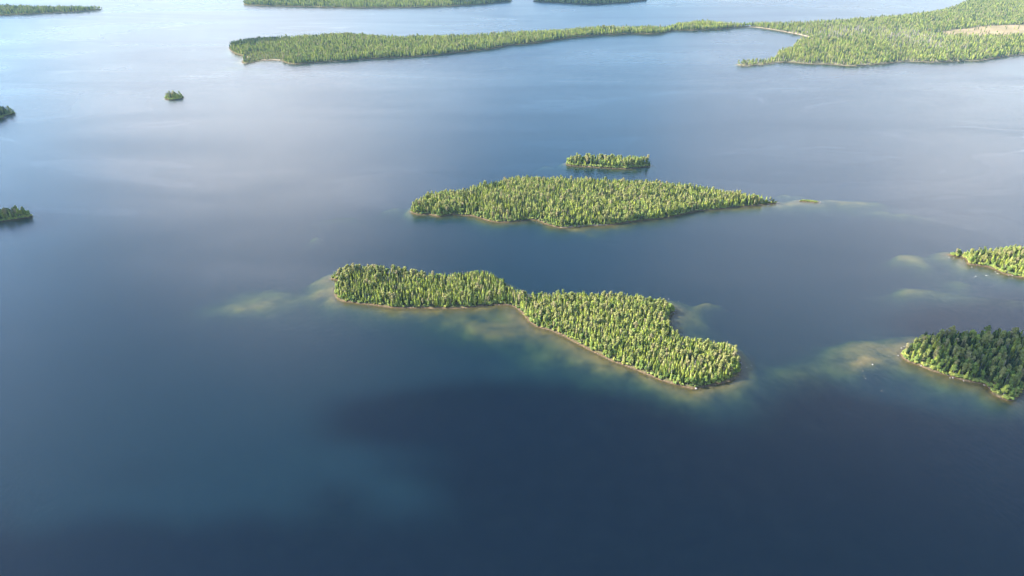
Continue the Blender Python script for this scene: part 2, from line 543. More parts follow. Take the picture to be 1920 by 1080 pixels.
# shoals: (pixel x, pixel y, half width, half height in pixels, depth at the top in metres)
SHOALS = [(450,566,90,18,4.2),(500,556,140,36,4.2),(600,548,45,20,1.6),(605,525,40,12,1.2),(585,443,28,7,.9),(640,405,90,10,5.0),(735,388,45,10,2.6),
          (1325,574,65,16,1.2),(1295,600,55,28,1.9),(1395,690,30,26,1.6),(1370,735,60,28,4.5),(1630,652,80,34,3.0),(1565,665,100,44,4.0),(1665,692,75,24,3.0),(1640,684,60,16,3.2),
          (1685,660,45,20,.9),(1742,490,65,18,4.6),(1700,487,60,14,2.6),(1810,520,50,15,4.2),(1790,546,120,26,6.4),(1900,560,60,14,2.2),(1720,545,70,18,3.6),
          (1590,381,130,17,.6),(1480,382,45,8,.6),(1690,396,110,6,3.2),(1480,366,70,6,2.2),(1025,307,35,3.5,1.2),(1237,309,26,3,1.2),
          (960,610,80,30,4.0),(900,600,150,30,4.0),(760,590,140,16,3.2),(1030,660,100,36,5.0),(1110,688,50,10,4.0),(1090,432,80,9,1.4),(1180,700,90,30,4.2),
          (425,101,14,3,1.2),(440,127,50,4,2.0),(470,128,90,5,3.5),(1380,118,30,3,2.5),(960,555,50,10,2.5),(1040,551,50,8,2.0),(1480,690,80,40,5.0),(1200,568,60,10,2.0)]
SHOALS_G = []
for (px, py, rx, ry, dp) in SHOALS:
    x0, y0 = at(px, py)
    x1, _ = at(px + rx, py)
    _, y1 = at(px, py - ry)
    _, y2 = at(px, py + ry)
    SHOALS_G.append((x0, y0, abs(x1 - x0), abs(y1 - y2) / 2, dp))
# how far out the shallow shelf reaches (metres), set wider at these places
SHELF = [(700,580,150,20,15),(900,585,150,30,20),(980,600,60,40,34),(1100,670,120,40,26),(1300,735,60,30,24),(1390,690,50,40,24),(1290,590,40,40,26),(1100,428,70,12,20),
         (620,530,60,30,26),(1700,660,60,40,24),(1820,725,90,30,18),(1830,505,80,20,22),(1800,480,60,15,24),(440,110,60,20,30),(1500,380,120,10,24)]
SHELF_G = []
for (px, py, rx, ry, w) in SHELF:
    x0, y0 = at(px, py)
    x1, _ = at(px + rx, py)
    _, y1 = at(px, py - ry)
    SHELF_G.append((x0, y0, abs(x1 - x0), abs(y1 - y0), w))
DEEP = 26.0

def bed_depth(d, x, y):
    """depth of the lake bed at distance d from the nearest shore"""
    W = np.full(d.shape, 11.0)
    for (x0, y0, rx, ry, w) in SHELF_G:
        W = W + (w - 11.0) * np.exp(-((x - x0) / rx) ** 2 - ((y - y0) / ry) ** 2)
    W = W * (0.7 + 0.6 * vnoise(x, y, 60.0, 5))
    dep = DEEP * (1 - np.exp(-np.maximum(d, 0) / (W * 3.0))) * (0.12 + 0.88 * np.clip(d / (W * 1.8), 0, 1)) + 0.05 * np.minimum(d, 3)
    wx = x + 40 * (fbm(x, y, 60.0, 21, 4) - .5)
    wy = y + 40 * (fbm(x, y, 60.0, 22, 4) - .5)
    keep = np.ones(d.shape)
    for (x0, y0, rx, ry, dp) in SHOALS_G:
        q = ((wx - x0) / rx) ** 2 + ((wy - y0) / ry) ** 2
        keep = keep * (1 - (1 - dp / DEEP) * np.exp(-q ** 1.1))
    sh = DEEP * keep
    dep = 1.0 / (1.0 / (dep + .3) ** 3 + 1.0 / (sh + .3) ** 3) ** (1 / 3.0) - .24      # soft minimum
    dep = dep * (0.82 + 0.42 * fbm(x, y, 26.0, 31, 4))
    return np.maximum(dep, 0.0)

# ------------------------------------------------------------------ land patches
GRID = {'long_island': 2.0, 'middle_island': 2.6, 'small_island': 1.6, 'bush_islet': .8, 'wooded_islet': 1.3, 'upper_left_point': 2.5, 'lower_left_point': 2.2,
        'far_peninsula': 6.0, 'mainland': 8.0, 'far_centre_shore': 8.0, 'far_dark_shore': 8.0, 'far_left_shore': 7.0, 'shaded_island': 1.6, 'bright_island': 1.6}
ISLE_LABEL = {
    'long_island': ('island', 'long two-lobed forested island with pale stony shore in the middle of the lake', 'island'),
    'middle_island': ('island', 'broad wooded island just beyond the two-lobed island, sandy beach on its near side', 'island'),
    'small_island': ('island', 'small narrow wooded island close behind the broad wooded island', 'island'),
    'bush_islet': ('islet', 'tiny rock islet with a few bushes off the pointed tip of the broad wooded island', 'islet'),
    'wooded_islet': ('islet', 'tiny wooded islet alone in the bright open water', 'islet'),
    'upper_left_point': ('headland', 'dark wooded point entering from the left edge in bright water, upper one of two', 'headland'),
    'lower_left_point': ('headland', 'dark wooded point entering from the left edge, lower one of two', 'headland'),
    'far_peninsula': ('peninsula', 'long forested peninsula tapering to a thin neck across the far lake', 'peninsula'),
    'mainland': ('mainland', 'wide forested land at upper right with tan bog and curved beach', 'mainland'),
    'far_centre_shore': ('shore', 'forested shore cut by the top edge, left of the narrow channel', 'shore'),
    'far_dark_shore': ('shore', 'dark shaded shore cut by the top edge, right of the narrow channel', 'shore'),
    'far_left_shore': ('shore', 'long low forested point in the top left corner', 'shore'),
    'shaded_island': ('island', 'domed wooded island under cloud shade at the right edge, only its tip sunlit', 'island'),
    'bright_island': ('island', 'sunlit green island at the right edge with a rocky spit', 'island')}
for k in LAND:
    x0, x1, y0, y1 = BOX[k]
    g = GRID[k]
    X, Y = np.meshgrid(np.arange(x0 - 14, x1 + 14 + g, g), np.arange(y0 - 14, y1 + 14 + g, g))
    sd = land_sd(k, X, Y).reshape(X.shape)
    Z = np.where(sd > 0, land_z(k, sd, X, Y), -0.05 * g - bed_depth(-sd, X, Y) + 0.05)
    nm, lab, cat = ISLE_LABEL[k]
    o = grid_mesh(nm, X, Y, Z, sd > -max(5.0, 1.5 * g), M_GROUND_DRY if k == 'mainland' else M_GROUND)
    tag(o, lab, cat, kind='structure')

# bog meadow on the mainland
x0, x1, y0, y1 = MEADOW[:, 0].min(), MEADOW[:, 0].max(), MEADOW[:, 1].min(), MEADOW[:, 1].max()
X, Y = np.meshgrid(np.arange(x0 - 8, x1 + 8, 6.0), np.arange(y0 - 8, y1 + 8, 6.0))
ms = poly_sd(MEADOW, X, Y).reshape(X.shape)
ls = land_sd('mainland', X, Y).reshape(X.shape)
o = grid_mesh('meadow', X, Y, land_z('mainland', ls, X, Y) + 0.35, ms + 12 * (fbm(X, Y, 40, 8) - .5) > 0, M_SAND)
tag(o, 'tan open bog meadow among the trees of the far right land', 'meadow', kind='structure')

# open sand beaches: strips laid along the shore
M_BEACH = noisy_mat('beach_sand', [(0.3, (.15, .115, .075)), (0.7, (.24, .195, .135))], 0.3)
def beach(k, pts, width, label):
    P = [np.array(at(*p)) for p in pts]
    line = []
    for a, b in zip(P[:-1], P[1:]):
        m_ = max(2, int(np.hypot(*(b - a)) / 3))
        line += [a + (b - a) * t for t in np.linspace(0, 1, m_, endpoint=False)]
    line.append(P[-1])
    V, F = [], []
    for i, p in enumerate(line):
        for _ in range(6):                                  # settle on the shoreline
            s0 = float(land_sd(k, [p[0]], [p[1]])[0])
            g_ = np.array([float(land_sd(k, [p[0] + 1], [p[1]])[0]) - s0, float(land_sd(k, [p[0]], [p[1] + 1])[0]) - s0])
            g_ = g_ / (np.hypot(*g_) + 1e-6)
            p = p - g_ * s0 * .7
        w_ = width * (.25 + .75 * math.sin(PI * i / (len(line) - 1)) ** .5) * (0.8 + .4 * random.random())
        for f_ in (.15, .35, .7, 1.0):
            q_ = p + g_ * w_ * f_
            z_ = float(land_z(k, land_sd(k, [q_[0]], [q_[1]]), np.array([q_[0]]), np.array([q_[1]]))[0])
            V.append((q_[0], q_[1], max(z_, 0.05) + .14))
        if i:
            n_ = len(V)
            F += [(n_ - 8 + j, n_ - 7 + j, n_ - 3 + j, n_ - 4 + j) for j in range(3)]
    o = mesh_obj('beach', V, F, M_BEACH, smooth=True)
    tag(o, label, 'beach', kind='structure')
beach('mainland', [(1412,51.3),(1440,55),(1470,60),(1500,66),(1517,70)], 11, 'curved sand beach in the bay of the far right land')
beach('far_peninsula', [(488,114),(505,114),(524,114)], 11, 'small sand beach near the tip of the long far peninsula')
beach('far_peninsula', [(461,107),(457,110)], 12, 'pale sand patch on the tip of the long far peninsula')
beach('middle_island', [(1050,426),(1075,426),(1100,424),(1140,422)], 4.0, 'narrow sand beach on the near side of the broad wooded island')
beach('small_island', [(1095,312),(1115,313)], 4.0, 'short sand patch on the near side of the small narrow island')

# lake bed: fine near, coarser far
rr_ = 240.0 * 1.0075 ** np.arange(0, 372)
aa_ = np.radians(np.linspace(-52, 52, 460))
RR, AA = np.meshgrid(rr_, aa_, indexing='ij')
X, Y = RR * np.sin(AA), RR * np.cos(AA)
best = np.full(X.size, -1e9, np.float32)
fx, fy = X.ravel(), Y.ravel()
for k in LAND:
    x0, x1, y0, y1 = BOX[k]
    near = (fx > x0 - 150) & (fx < x1 + 150) & (fy > y0 - 150) & (fy < y1 + 150)
    if near.any():
        best[near] = np.maximum(best[near], land_sd(k, fx[near], fy[near]))
best = best.reshape(X.shape)
Z = np.where(best > -0.5, -0.5, -bed_depth(np.minimum(-best, 400.0), X, Y) - 0.12)
Z = np.where(best > -1.5, np.minimum(Z, -0.35), Z)
bed = grid_mesh('lakebed', X, Y, Z, np.ones(X.shape, bool), M_BED)
tag(bed, 'sandy brown lake bed seen through the shallows', kind='structure')
deep = mesh_obj('deep_lakebed', [(-16000, -6000, -31), (16000, -6000, -31), (16000, 22000, -31), (-16000, 22000, -31)], [(0, 1, 2, 3)], M_BED)
tag(deep, 'deep dark lake bed', kind='structure')

# the lake itself: a closed body of water
def closed_box(name, x0, x1, y0, y1, z0, z1, mat):
    v = [(x, y, z) for z in (z0, z1) for y in (y0, y1) for x in (x0, x1)]
    f = [(0, 2, 3, 1), (4, 5, 7, 6), (0, 1, 5, 4), (2, 6, 7, 3), (0, 4, 6, 2), (1, 3, 7, 5)]
    return mesh_obj(name, v, f, mat)
lake = closed_box('lake_water', -15000, 15000, -5000, 21000, -34, 0, M_WATER)
tag(lake, 'deep blue rippled lake between the islands', kind='structure')

# ------------------------------------------------------------------ haze
hm, hn, hl, hout = new_mat('haze')
pv = hn.new('ShaderNodeVolumePrincipled')
pv.inputs['Color'].default_value = (.36, .66, 1.0, 1)
pv.inputs['Density'].default_value = 0.00002
pv.inputs['Anisotropy'].default_value = 0.0
hl.new(pv.outputs[0], hout.inputs['Volume'])
haze = closed_box('haze', -16500, 16500, -6500, 22500, -36, 415, hm)
tag(haze, 'thin summer haze paling the far shores', kind='stuff')

# ------------------------------------------------------------------ tree prototypes
def tube(path, radii, sides=5):
    """tapered tube along a path -> verts, faces"""
    V, F = [], []
    for i, (p, r) in enumerate(zip(path, radii)):
        for s in range(sides):
            a = 2 * PI * s / sides
            V.append((p[0] + r * math.cos(a), p[1] + r * math.sin(a), p[2]))
    for i in range(len(path) - 1):
        for s in range(sides):
            a, b = i * sides + s, i * sides + (s + 1) % sides
            F.append((a, b, b + sides, a + sides))
    F.append(tuple(range(sides))[::-1])
    F.append(tuple(range((len(path) - 1) * sides, len(path) * sides)))
    return V, F

def stick(p, q, r0, r1, sides=4):
    p, q = Vector(p), Vector(q)
    d = (q - p).normalized()
    u = d.orthogonal().normalized()
    w = d.cross(u)
    V = [tuple(c + (u * math.cos(2 * PI * s / sides) + w * math.sin(2 * PI * s / sides)) * r) for c, r in ((p, r0), (q, r1)) for s in range(sides)]
    F = [(s, (s + 1) % sides, sides + (s + 1) % sides, sides + s) for s in range(sides)]
    return V, F

def join(parts):
    V, F = [], []
    for v, f in parts:
        n = len(V)
        V += list(v)
        F += [tuple(i + n for i in q) for q in f]
    return V, F

def conifer_crown(rnd, H, Rm, base, levels, per, power, droop):
    """stacked ragged skirts of drooping boughs"""
    V, F = [], []
    step = (1.0 - base) * H / levels
    lean = rnd.uniform(-.15, .15)
    for i in range(levels):
        f = i / levels
        zt = base * H + step * (i + 1.25)
        zb = base * H + step * (i - .35 * droop)
        rb = Rm * (1 - f) ** power * rnd.uniform(.85, 1.12) + .12
        if i == 0:
            rb *= .8
        rt = max(.05, rb * .32)
        k = max(5, int(round(per * (0.5 + 0.5 * (1 - f)))))
        a0 = rnd.random() * 6.28
        n = len(V)
        for j in range(2 * k):
            a = a0 + PI * j / k + rnd.uniform(-.16, .16)
            r = rb * (rnd.uniform(.92, 1.2) if j % 2 == 0 else rnd.uniform(.5, .72))
            z = zb + rnd.uniform(-.18, .18) * step + (0 if j % 2 == 0 else .42 * step)
            V.append((r * math.cos(a) + lean * f, r * math.sin(a), z))
        for j in range(2 * k):
            a = a0 + PI * j / k
            V.append((rt * math.cos(a) + lean * f, rt * math.sin(a), min(zt, 1.0 * H)))
        for j in range(2 * k):
            q = (j + 1) % (2 * k)
            F.append((n + j, n + q, n + 2 * k + q, n + 2 * k + j))
    n = len(V)
    for q in range(5):
        V.append((.24 * math.cos(q * 1.2566) + lean, .24 * math.sin(q * 1.2566), .9 * H))
    V.append((lean, 0, 1.0 * H))
    for q in range(5):
        F.append((n + q, n + (q + 1) % 5, n + 5))
    return V, F

def leafy_crown(rnd, clusters, per, size):
    """clusters: (x, y, z, rx, rz)"""
    V, F = [], []
    for (cx, cy, cz, rx, rz) in clusters:
        for _ in range(per):
            u = rnd.uniform(-1, 1)
            a = rnd.uniform(0, 2 * PI)
            s = math.sqrt(1 - u * u)
            q = rnd.uniform(.72, 1.08)
            nrm = Vector((s * math.cos(a), s * math.sin(a), u))
            p = Vector((cx + rx * q * nrm.x, cy + rx * q * nrm.y, cz + rz * q * nrm.z))
            nn = (nrm + Vector((rnd.uniform(-.6, .6), rnd.uniform(-.6, .6), rnd.uniform(-.2, .7)))).normalized()
            t = nn.orthogonal().normalized()
            b = nn.cross(t)
            w, h = size * rnd.uniform(.6, 1.3), size * rnd.uniform(.6, 1.3)
            n = len(V)
            V.extend([tuple(p - t * w), tuple(p - b * h + nn * .15 * size), tuple(p + t * w), tuple(p + b * h + nn * .15 * size)])
            F.append((n, n + 1, n + 2, n + 3))
        # dense inside
        n = len(V)
        for zz, rr in ((-.6, .55), (0, .72), (.6, .5)):
            for s in range(6):
                V.append((cx + rx * rr * math.cos(s * PI / 3 + zz), cy + rx * rr * math.sin(s * PI / 3 + zz), cz + rz * zz))
        for r0 in (0, 6):
            for s in range(6):
                F.append((n + r0 + s, n + r0 + (s + 1) % 6, n + r0 + 6 + (s + 1) % 6, n + r0 + 6 + s))
        F.append(tuple(n + 12 + s for s in range(6)))
        F.append(tuple(n + 5 - s for s in range(6)))
    return V, F

rnd = random.Random(3)
PROTO = {}          # kind -> list of dict(parts=[(name, mesh)], name)
def proto(kind, cls, parts):
    meshes = []
    for nm, (V, F), m in parts:
        me = bpy.data.meshes.new(nm)
        me.from_pydata(V, [], F)
        me.materials.append(m)
        me.update()
        meshes.append((nm, me))
    PROTO.setdefault(kind, []).append((cls, meshes))

def taper_trunk(H, r):
    k = rnd.uniform(-.02, .02) * H
    return tube([(0, 0, -.6), (k, 0, .45 * H), (0, k, .96 * H)], [r, .62 * r, .12 * r])

for i in range(4):                                          # slim sunny spruces
    H = 12.5
    proto('spruce', 'conifer_tree', [('trunk', taper_trunk(H, .17), M_BARK), ('crown', conifer_crown(rnd, H, rnd.uniform(1.6, 2.15), .10, 9, 8, .62, rnd.uniform(.5, 1.2)), M_CON)])
for i in range(2):                                          # darker spruces
    H = 13.0
    proto('dark_spruce', 'conifer_tree', [('trunk', taper_trunk(H, .18), M_BARK), ('crown', conifer_crown(rnd, H, rnd.uniform(1.4, 1.8), .08, 10, 8, .85, .9), M_CON_D)])
for i in range(3):                                          # pines: bare lower trunk, rounded top
    H = 13.5
    cl = [(rnd.uniform(-.9, .9), rnd.uniform(-.9, .9), H * rnd.uniform(.62, .9), rnd.uniform(1.1, 1.7), rnd.uniform(.9, 1.5)) for _ in range(4)] + [(0, 0, .93 * H, 1.2, 1.1), (0.2, 0, .5 * H, 1.2, 1.0)]
    proto('pine', 'conifer_tree', [('trunk', taper_trunk(H, .2), M_BARK), ('crown', leafy_crown(rnd, cl, 34, .5), M_PINE)])
for i in range(4):                                          # birches and aspens
    H = 11.0
    cl = [(rnd.uniform(-1.5, 1.5), rnd.uniform(-1.5, 1.5), H * rnd.uniform(.42, .8), rnd.uniform(1.2, 1.9), rnd.uniform(1.2, 1.9)) for _ in range(5)] + [(0, 0, .84 * H, 1.5, 1.6), (0, 0, .5 * H, 1.7, 2.0)]
    limbs = [stick((0, 0, .35 * H), (c[0], c[1], c[2]), .09, .03) for c in cl[:4]]
    proto('broadleaf', 'broadleaf_tree', [('trunk', join([taper_trunk(H * .9, .17)] + limbs), M_PALEBARK), ('crown', leafy_crown(rnd, cl, 36, .5), M_BRD)])
for i in range(2):                                          # dead standing trees
    H = 11.5
    br = []
    for j in range(16):
        a = rnd.uniform(0, 2 * PI)
        z = H * rnd.uniform(.3, .92)
        L = (1.5 - 1.1 * z / H) * rnd.uniform(.6, 1.3)
        br.append(stick((0, 0, z), (L * math.cos(a), L * math.sin(a), z + rnd.uniform(-.3, .4)), .06, .03, 3))
    proto('snag', 'dead_tree', [('trunk', tube([(0, 0, -.6), (.1, 0, .5 * H), (0, .1, H)], [.24, .16, .05]), M_PALEBARK), ('branches', join(br), M_PALEBARK)])
for i in range(2):                                          # shoreline shrubs
    cl = [(rnd.uniform(-.9, .9), rnd.uniform(-.9, .9), rnd.uniform(.7, 1.5), rnd.uniform(.7, 1.1), rnd.uniform(.6, 1.0)) for _ in range(4)]
    proto('shrub', 'shrub', [('crown', leafy_crown(rnd, cl, 26, .42), M_SHR)])
KINDS = ['spruce', 'dark_spruce', 'pine', 'broadleaf', 'snag', 'shrub']
VARS = [(k, i) for k in KINDS for i in range(len(PROTO[k]))]
VID = {v: n for n, v in enumerate(VARS)}
VFIRST = {k: VID[(k, 0)] for k in KINDS}

# ------------------------------------------------------------------ where the trees stand
# per land: spacing, mean scale, weights of the kinds (spruce, dark_spruce, pine, broadleaf, snag)
STAND = {'long_island': (2.7, .80, (.68, .08, .15, .06, .03)), 'middle_island': (2.8, .82, (.58, .18, .16, .05, .03)), 'small_island': (3.6, 1.0, (.45, .1, .33, .09, .03)),
         'bush_islet': (3.0, .28, (0, 0, .5, .5, 0)), 'wooded_islet': (4.3, .82, (.3, .2, .3, .2, 0)), 'upper_left_point': (4.2, 1.0, (.3, .4, .2, .1, 0)),
         'lower_left_point': (4.0, 1.0, (.35, .35, .2, .1, 0)), 'far_peninsula': (4.8, 1.0, (.68, .15, .08, .08, .01)), 'mainland': (5.6, .95, (.38, .34, .13, .10, .05)),
         'far_centre_shore': (6.2, 1.05, (.65, .25, .05, .05, 0)), 'far_dark_shore': (6.2, 1.05, (.6, .3, .05, .05, 0)), 'far_left_shore': (6.2, 1.05, (.6, .25, .08, .07, 0)),
         'shaded_island': (3.7, 1.0, (.20, .36, .20, .21, .03)), 'bright_island': (3.5, .72, (.35, .1, .25, .29, .01))}  # shaded island: extra dark spruce deepens its cloud shade by colour
DEADZONE = [(1600,62,70,12),(1700,72,80,16),(1740,85,50,12),(1560,68,60,8)]
DZ = [(*at(a, b), abs(at(a + c, b)[0] - at(a, b)[0]), abs(at(a, b - d)[1] - at(a, b)[1])) for a, b, c, d in DEADZONE]
TREES = {}
for k in LAND:
    sp, msc, wts = STAND[k]
    x0, x1, y0, y1 = BOX[k]
    gx, gy = np.meshgrid(np.arange(x0, x1, sp), np.arange(y0, y1, sp * .95))
    gx = gx + (np.arange(gx.shape[0])[:, None] % 2) * sp * .5
    x = (gx + rng.uniform(-.45, .45, gx.shape) * sp).ravel()
    y = (gy + rng.uniform(-.45, .45, gy.shape) * sp).ravel()
    sd = land_sd(k, x, y)
    keep = sd > (1.2 if k == 'bush_islet' else 1.9)
    px, py, _ = to_px(x, y)
    keep &= (px > -160) & (px < 2100) & (py > -14)
    x, y, sd = x[keep], y[keep], sd[keep]
    px, py = px[keep], py[keep]
    n = len(x)
    u = rng.random(n)
    # kinds come in groves
    grove = fbm(x, y, 28.0, 41)
    uu = np.clip(0.55 * u + 0.9 * (grove - .5) * .9 + .225, 0, .9999)
    cum = np.cumsum(np.array(wts) / sum(wts))
    order = [1, 0, 2, 3, 4]                                  # dark spruce .. spruce .. pine .. broadleaf
    w = np.array([wts[i] for i in order])
    cum = np.cumsum(w / w.sum())
    q = np.quantile(uu, np.clip(cum[:-1], 0, 1)) if n > 5 else np.array([.2, .6, .8, .95])
    pick = np.array(order)[np.searchsorted(q, uu)]
    pick = np.where(pick == 4, 0, pick)
    pick = np.where(rng.random(n) < wts[4], 4, pick)
    edge = sd < 4.5
    pick = np.where(edge & (rng.random(n) < .45), 3, pick)   # leafy fringe along the water
    if k == 'mainland':
        dz = np.zeros(n)
        for (a, b, c, d) in DZ:
            dz = np.maximum(dz, np.exp(-((x - a) / c) ** 2 - ((y - b) / d) ** 2))
        pick = np.where(rng.random(n) < dz * .5, 4, pick)
        mk = poly_sd(MEADOW, x, y) + 12 * (fbm(x, y, 40, 8) - .5) < 1
        mk |= rng.random(n) < .015
        mk &= ~(rng.random(n) < dz * .35)
    else:
        mk = np.ones(n, bool)
        mk &= fbm(x, y, 11.0, 77) < .74
    scl = msc * (0.74 + 0.48 * rng.random(n) ** 1.3) * (0.86 + .3 * fbm(x, y, 45., 51))
    scl = scl * np.clip(.45 + .13 * sd, .5, 1.0)
    scl = np.where((pick == 2) | (pick == 4), scl * 1.08, scl)
    if k == 'long_island':                                   # taller pines stand along the far shore
        far = (sd < 12) & (py < 545) & (px < 800)
        pick = np.where(far & (rng.random(n) < .6), 2, pick)
        scl = np.where(far, scl * 1.12, scl)
        scl = np.where((px > 945) & (px < 1035) & (py < 562), scl * .75, scl)
    if k == 'far_peninsula':
        scl = np.where((px < 530) & (py > 101) & (px > 462), scl * .55, scl)
    if k == 'mainland':
        scl = np.where((px < 1460) & (py > 100), scl * .8, scl)
    var = np.array([VFIRST[KINDS[p]] for p in pick]) + (rng.random(n) * np.array([len(PROTO[KINDS[p]]) for p in pick])).astype(int)
    z = land_z(k, sd, x, y) - .05
    # shrubs fill the fringe between the trees and the stones
    ns = int((x1 - x0 + y1 - y0) * (.25 if k == 'bush_islet' else 1.6)) if GRID[k] < 3 else 0
    sx, sy = rng.uniform(x0, x1, ns * 12), rng.uniform(y0, y1, ns * 12)
    ss = land_sd(k, sx, sy) if ns else np.zeros(0)
    ok = (ss > (.8 if k == 'bush_islet' else 1.1)) & (ss < 5.0)
    sx, sy, ss = sx[ok], sy[ok], ss[ok]
    T = dict(x=np.r_[x[mk], sx], y=np.r_[y[mk], sy], z=np.r_[z[mk], land_z(k, ss, sx, sy)],
             s=np.r_[scl[mk], rng.uniform(.6, 1.3, len(sx)) * (.6 if k == 'bush_islet' else 1)],
             v=np.r_[var[mk], VFIRST['shrub'] + rng.integers(0, 2, len(sx))])
    T['r'] = rng.uniform(0, 2 * PI, len(T['x']))
    TREES[k] = T

# ------------------------------------------------------------------ individual trees: the 300 nearest of each kind
GROUP_OF = {'shaded_island': 'on the domed cloud-shaded island', 'bright_island': 'on the sunlit island with the rocky spit',
            'long_island': 'on the two-lobed island', 'middle_island': 'on the broad wooded island', 'small_island': 'on the small narrow island',
            'wooded_islet': 'on the tiny lone islet', 'bush_islet': 'on the tiny rock islet', 'upper_left_point': 'on the upper dark left point', 'lower_left_point': 'on the lower dark left point'}
LOOK = {'spruce': 'slim yellow-green conifer', 'dark_spruce': 'slim dark green conifer', 'pine': 'round-topped pale olive pine',
        'broadleaf': 'round-crowned leafy broadleaf tree', 'snag': 'bare grey dead tree'}
PLURAL = {'spruce': 'yellow-green conifers', 'dark_spruce': 'dark green conifers', 'pine': 'round-topped pines', 'broadleaf': 'broadleaf trees', 'snag': 'dead grey trees'}
cand = {'conifer_tree': [], 'broadleaf_tree': [], 'dead_tree': []}
for k, T in TREES.items():
    if k not in GROUP_OF:
        continue
    px, py, d = to_px(T['x'], T['y'], T['z'] + 5)
    for i in range(len(T['x'])):
        kind = VARS[T['v'][i]][0]
        if kind == 'shrub' or not (6 < px[i] < 1914 and 4 < py[i] < 1076):
            continue
        cand[PROTO[kind][0][0]].append((d[i] / T['s'][i] ** .5, k, i))
chosen = {k: set() for k in TREES}
picked = []
for cls, L in cand.items():
    L.sort()
    for dd, k, i in L[:300 if cls != 'dead_tree' else 60]:
        chosen[k].add(i)
        picked.append((k, i))
FIRST = {}
def add_tree(k, i):
    T = TREES[k]
    kind, vi = VARS[T['v'][i]]
    cls, meshes = PROTO[kind][vi]
    e = bpy.data.objects.new(cls, None)
    e.empty_display_size = 1.0
    C.objects.link(e)
    e.location = (T['x'][i], T['y'][i], T['z'][i])
    e.rotation_euler = (rnd.uniform(-.03, .03), rnd.uniform(-.03, .03), T['r'][i])
    e.scale = (T['s'][i],) * 3
    sd0, sdn, sde = (float(land_sd(k, [T['x'][i] + a], [T['y'][i] + b])[0]) for a, b in ((0, 0), (0, -4), (4, 0)))
    where = 'inside the wood'
    if sd0 < 7:
        where = 'along the near waterline' if sdn < sd0 - 2 else ('along the right-hand waterline' if sde < sd0 - 2 else 'along the far waterline')
    tag(e, LOOK[kind] + ' ' + where + ' ' + GROUP_OF[k], 'tree', PLURAL[kind] + ' ' + where + ' ' + GROUP_OF[k])
    for nm, me in meshes:
        p = bpy.data.objects.new(nm, me)
        C.objects.link(p)
        p.parent = e
        FIRST.setdefault((kind, vi, nm), p)
for k, i in picked:
    add_tree(k, i)

# ------------------------------------------------------------------ the rest of the woods, one mass per island
def source_objects(v):
    kind, vi = VARS[v]
    cls, meshes = PROTO[kind][vi]
    out = []
    for nm, me in meshes:
        if (kind, vi, nm) not in FIRST:
            p = bpy.data.objects.new(nm, me)                 # mesh holder only, not placed in the scene
            FIRST[(kind, vi, nm)] = p
        out.append(FIRST[(kind, vi, nm)])
    return out

ng = bpy.data.node_groups.new('woods', 'GeometryNodeTree')
ng.interface.new_socket('Geometry', in_out='INPUT', socket_type='NodeSocketGeometry')
ng.interface.new_socket('Geometry', in_out='OUTPUT', socket_type='NodeSocketGeometry')
gn, gl = ng.nodes, ng.links
gin, gout = gn.new('NodeGroupInput'), gn.new('NodeGroupOutput')
m2p = gn.new('GeometryNodeMeshToPoints')
gl.new(gin.outputs[0], m2p.inputs[0])
def named(name, typ):
    a = gn.new('GeometryNodeInputNamedAttribute')
    a.data_type = typ
    a.inputs['Name'].default_value = name
    return a.outputs[0]
a_var, a_rot, a_scl = named('variant', 'INT'), named('turn', 'FLOAT'), named('size', 'FLOAT')
cx = gn.new('ShaderNodeCombineXYZ')
gl.new(a_rot, cx.inputs[2])
e2r = gn.new('FunctionNodeEulerToRotation')
gl.new(cx.outputs[0], e2r.inputs[0])
jn = gn.new('GeometryNodeJoinGeometry')
for v in range(len(VARS)):
    srcs = source_objects(v)
    j2 = gn.new('GeometryNodeJoinGeometry')
    for s in srcs:
        oi = gn.new('GeometryNodeObjectInfo')
        oi.transform_space = 'ORIGINAL'
        oi.inputs['Object'].default_value = s
        gl.new(oi.outputs['Geometry'], j2.inputs[0])
    cmp_ = gn.new('FunctionNodeCompare')
    cmp_.data_type = 'INT'
    cmp_.operation = 'EQUAL'
    gl.new(a_var, cmp_.inputs[2])
    cmp_.inputs[3].default_value = v
    iop = gn.new('GeometryNodeInstanceOnPoints')
    gl.new(m2p.outputs[0], iop.inputs['Points'])
    gl.new(cmp_.outputs[0], iop.inputs['Selection'])
    gl.new(j2.outputs[0], iop.inputs['Instance'])
    gl.new(e2r.outputs[0], iop.inputs['Rotation'])
    gl.new(a_scl, iop.inputs['Scale'])
    gl.new(iop.outputs[0], jn.inputs[0])
gl.new(jn.outputs[0], gout.inputs[0])

WOOD_LABEL = {
    'long_island': 'sunlit yellow-green conifer wood covering the long two-lobed island', 'middle_island': 'mixed green conifer wood covering the broad wooded island',
    'small_island': 'narrow belt of pale trees covering the small narrow island', 'bush_islet': 'few low pale bushes on the tiny rock islet',
    'wooded_islet': 'clump of trees on the tiny lone islet in bright water', 'upper_left_point': 'dark trees on the upper of two points at the left edge',
    'lower_left_point': 'dark trees on the lower of two points at the left edge', 'far_peninsula': 'dense hazy conifer forest along the long far peninsula',
    'mainland': 'wide hazy forest around the tan bog at upper right', 'far_centre_shore': 'blue-green forest along the top edge left of the narrow channel',
    'far_dark_shore': 'dark shaded forest along the top edge right of the narrow channel', 'far_left_shore': 'low forest on the point in the top left corner',
    'shaded_island': 'undergrowth and inner trees of the domed cloud-shaded island', 'bright_island': 'bright green bushes and low trees of the island with the rocky spit'}
n_inst = 0
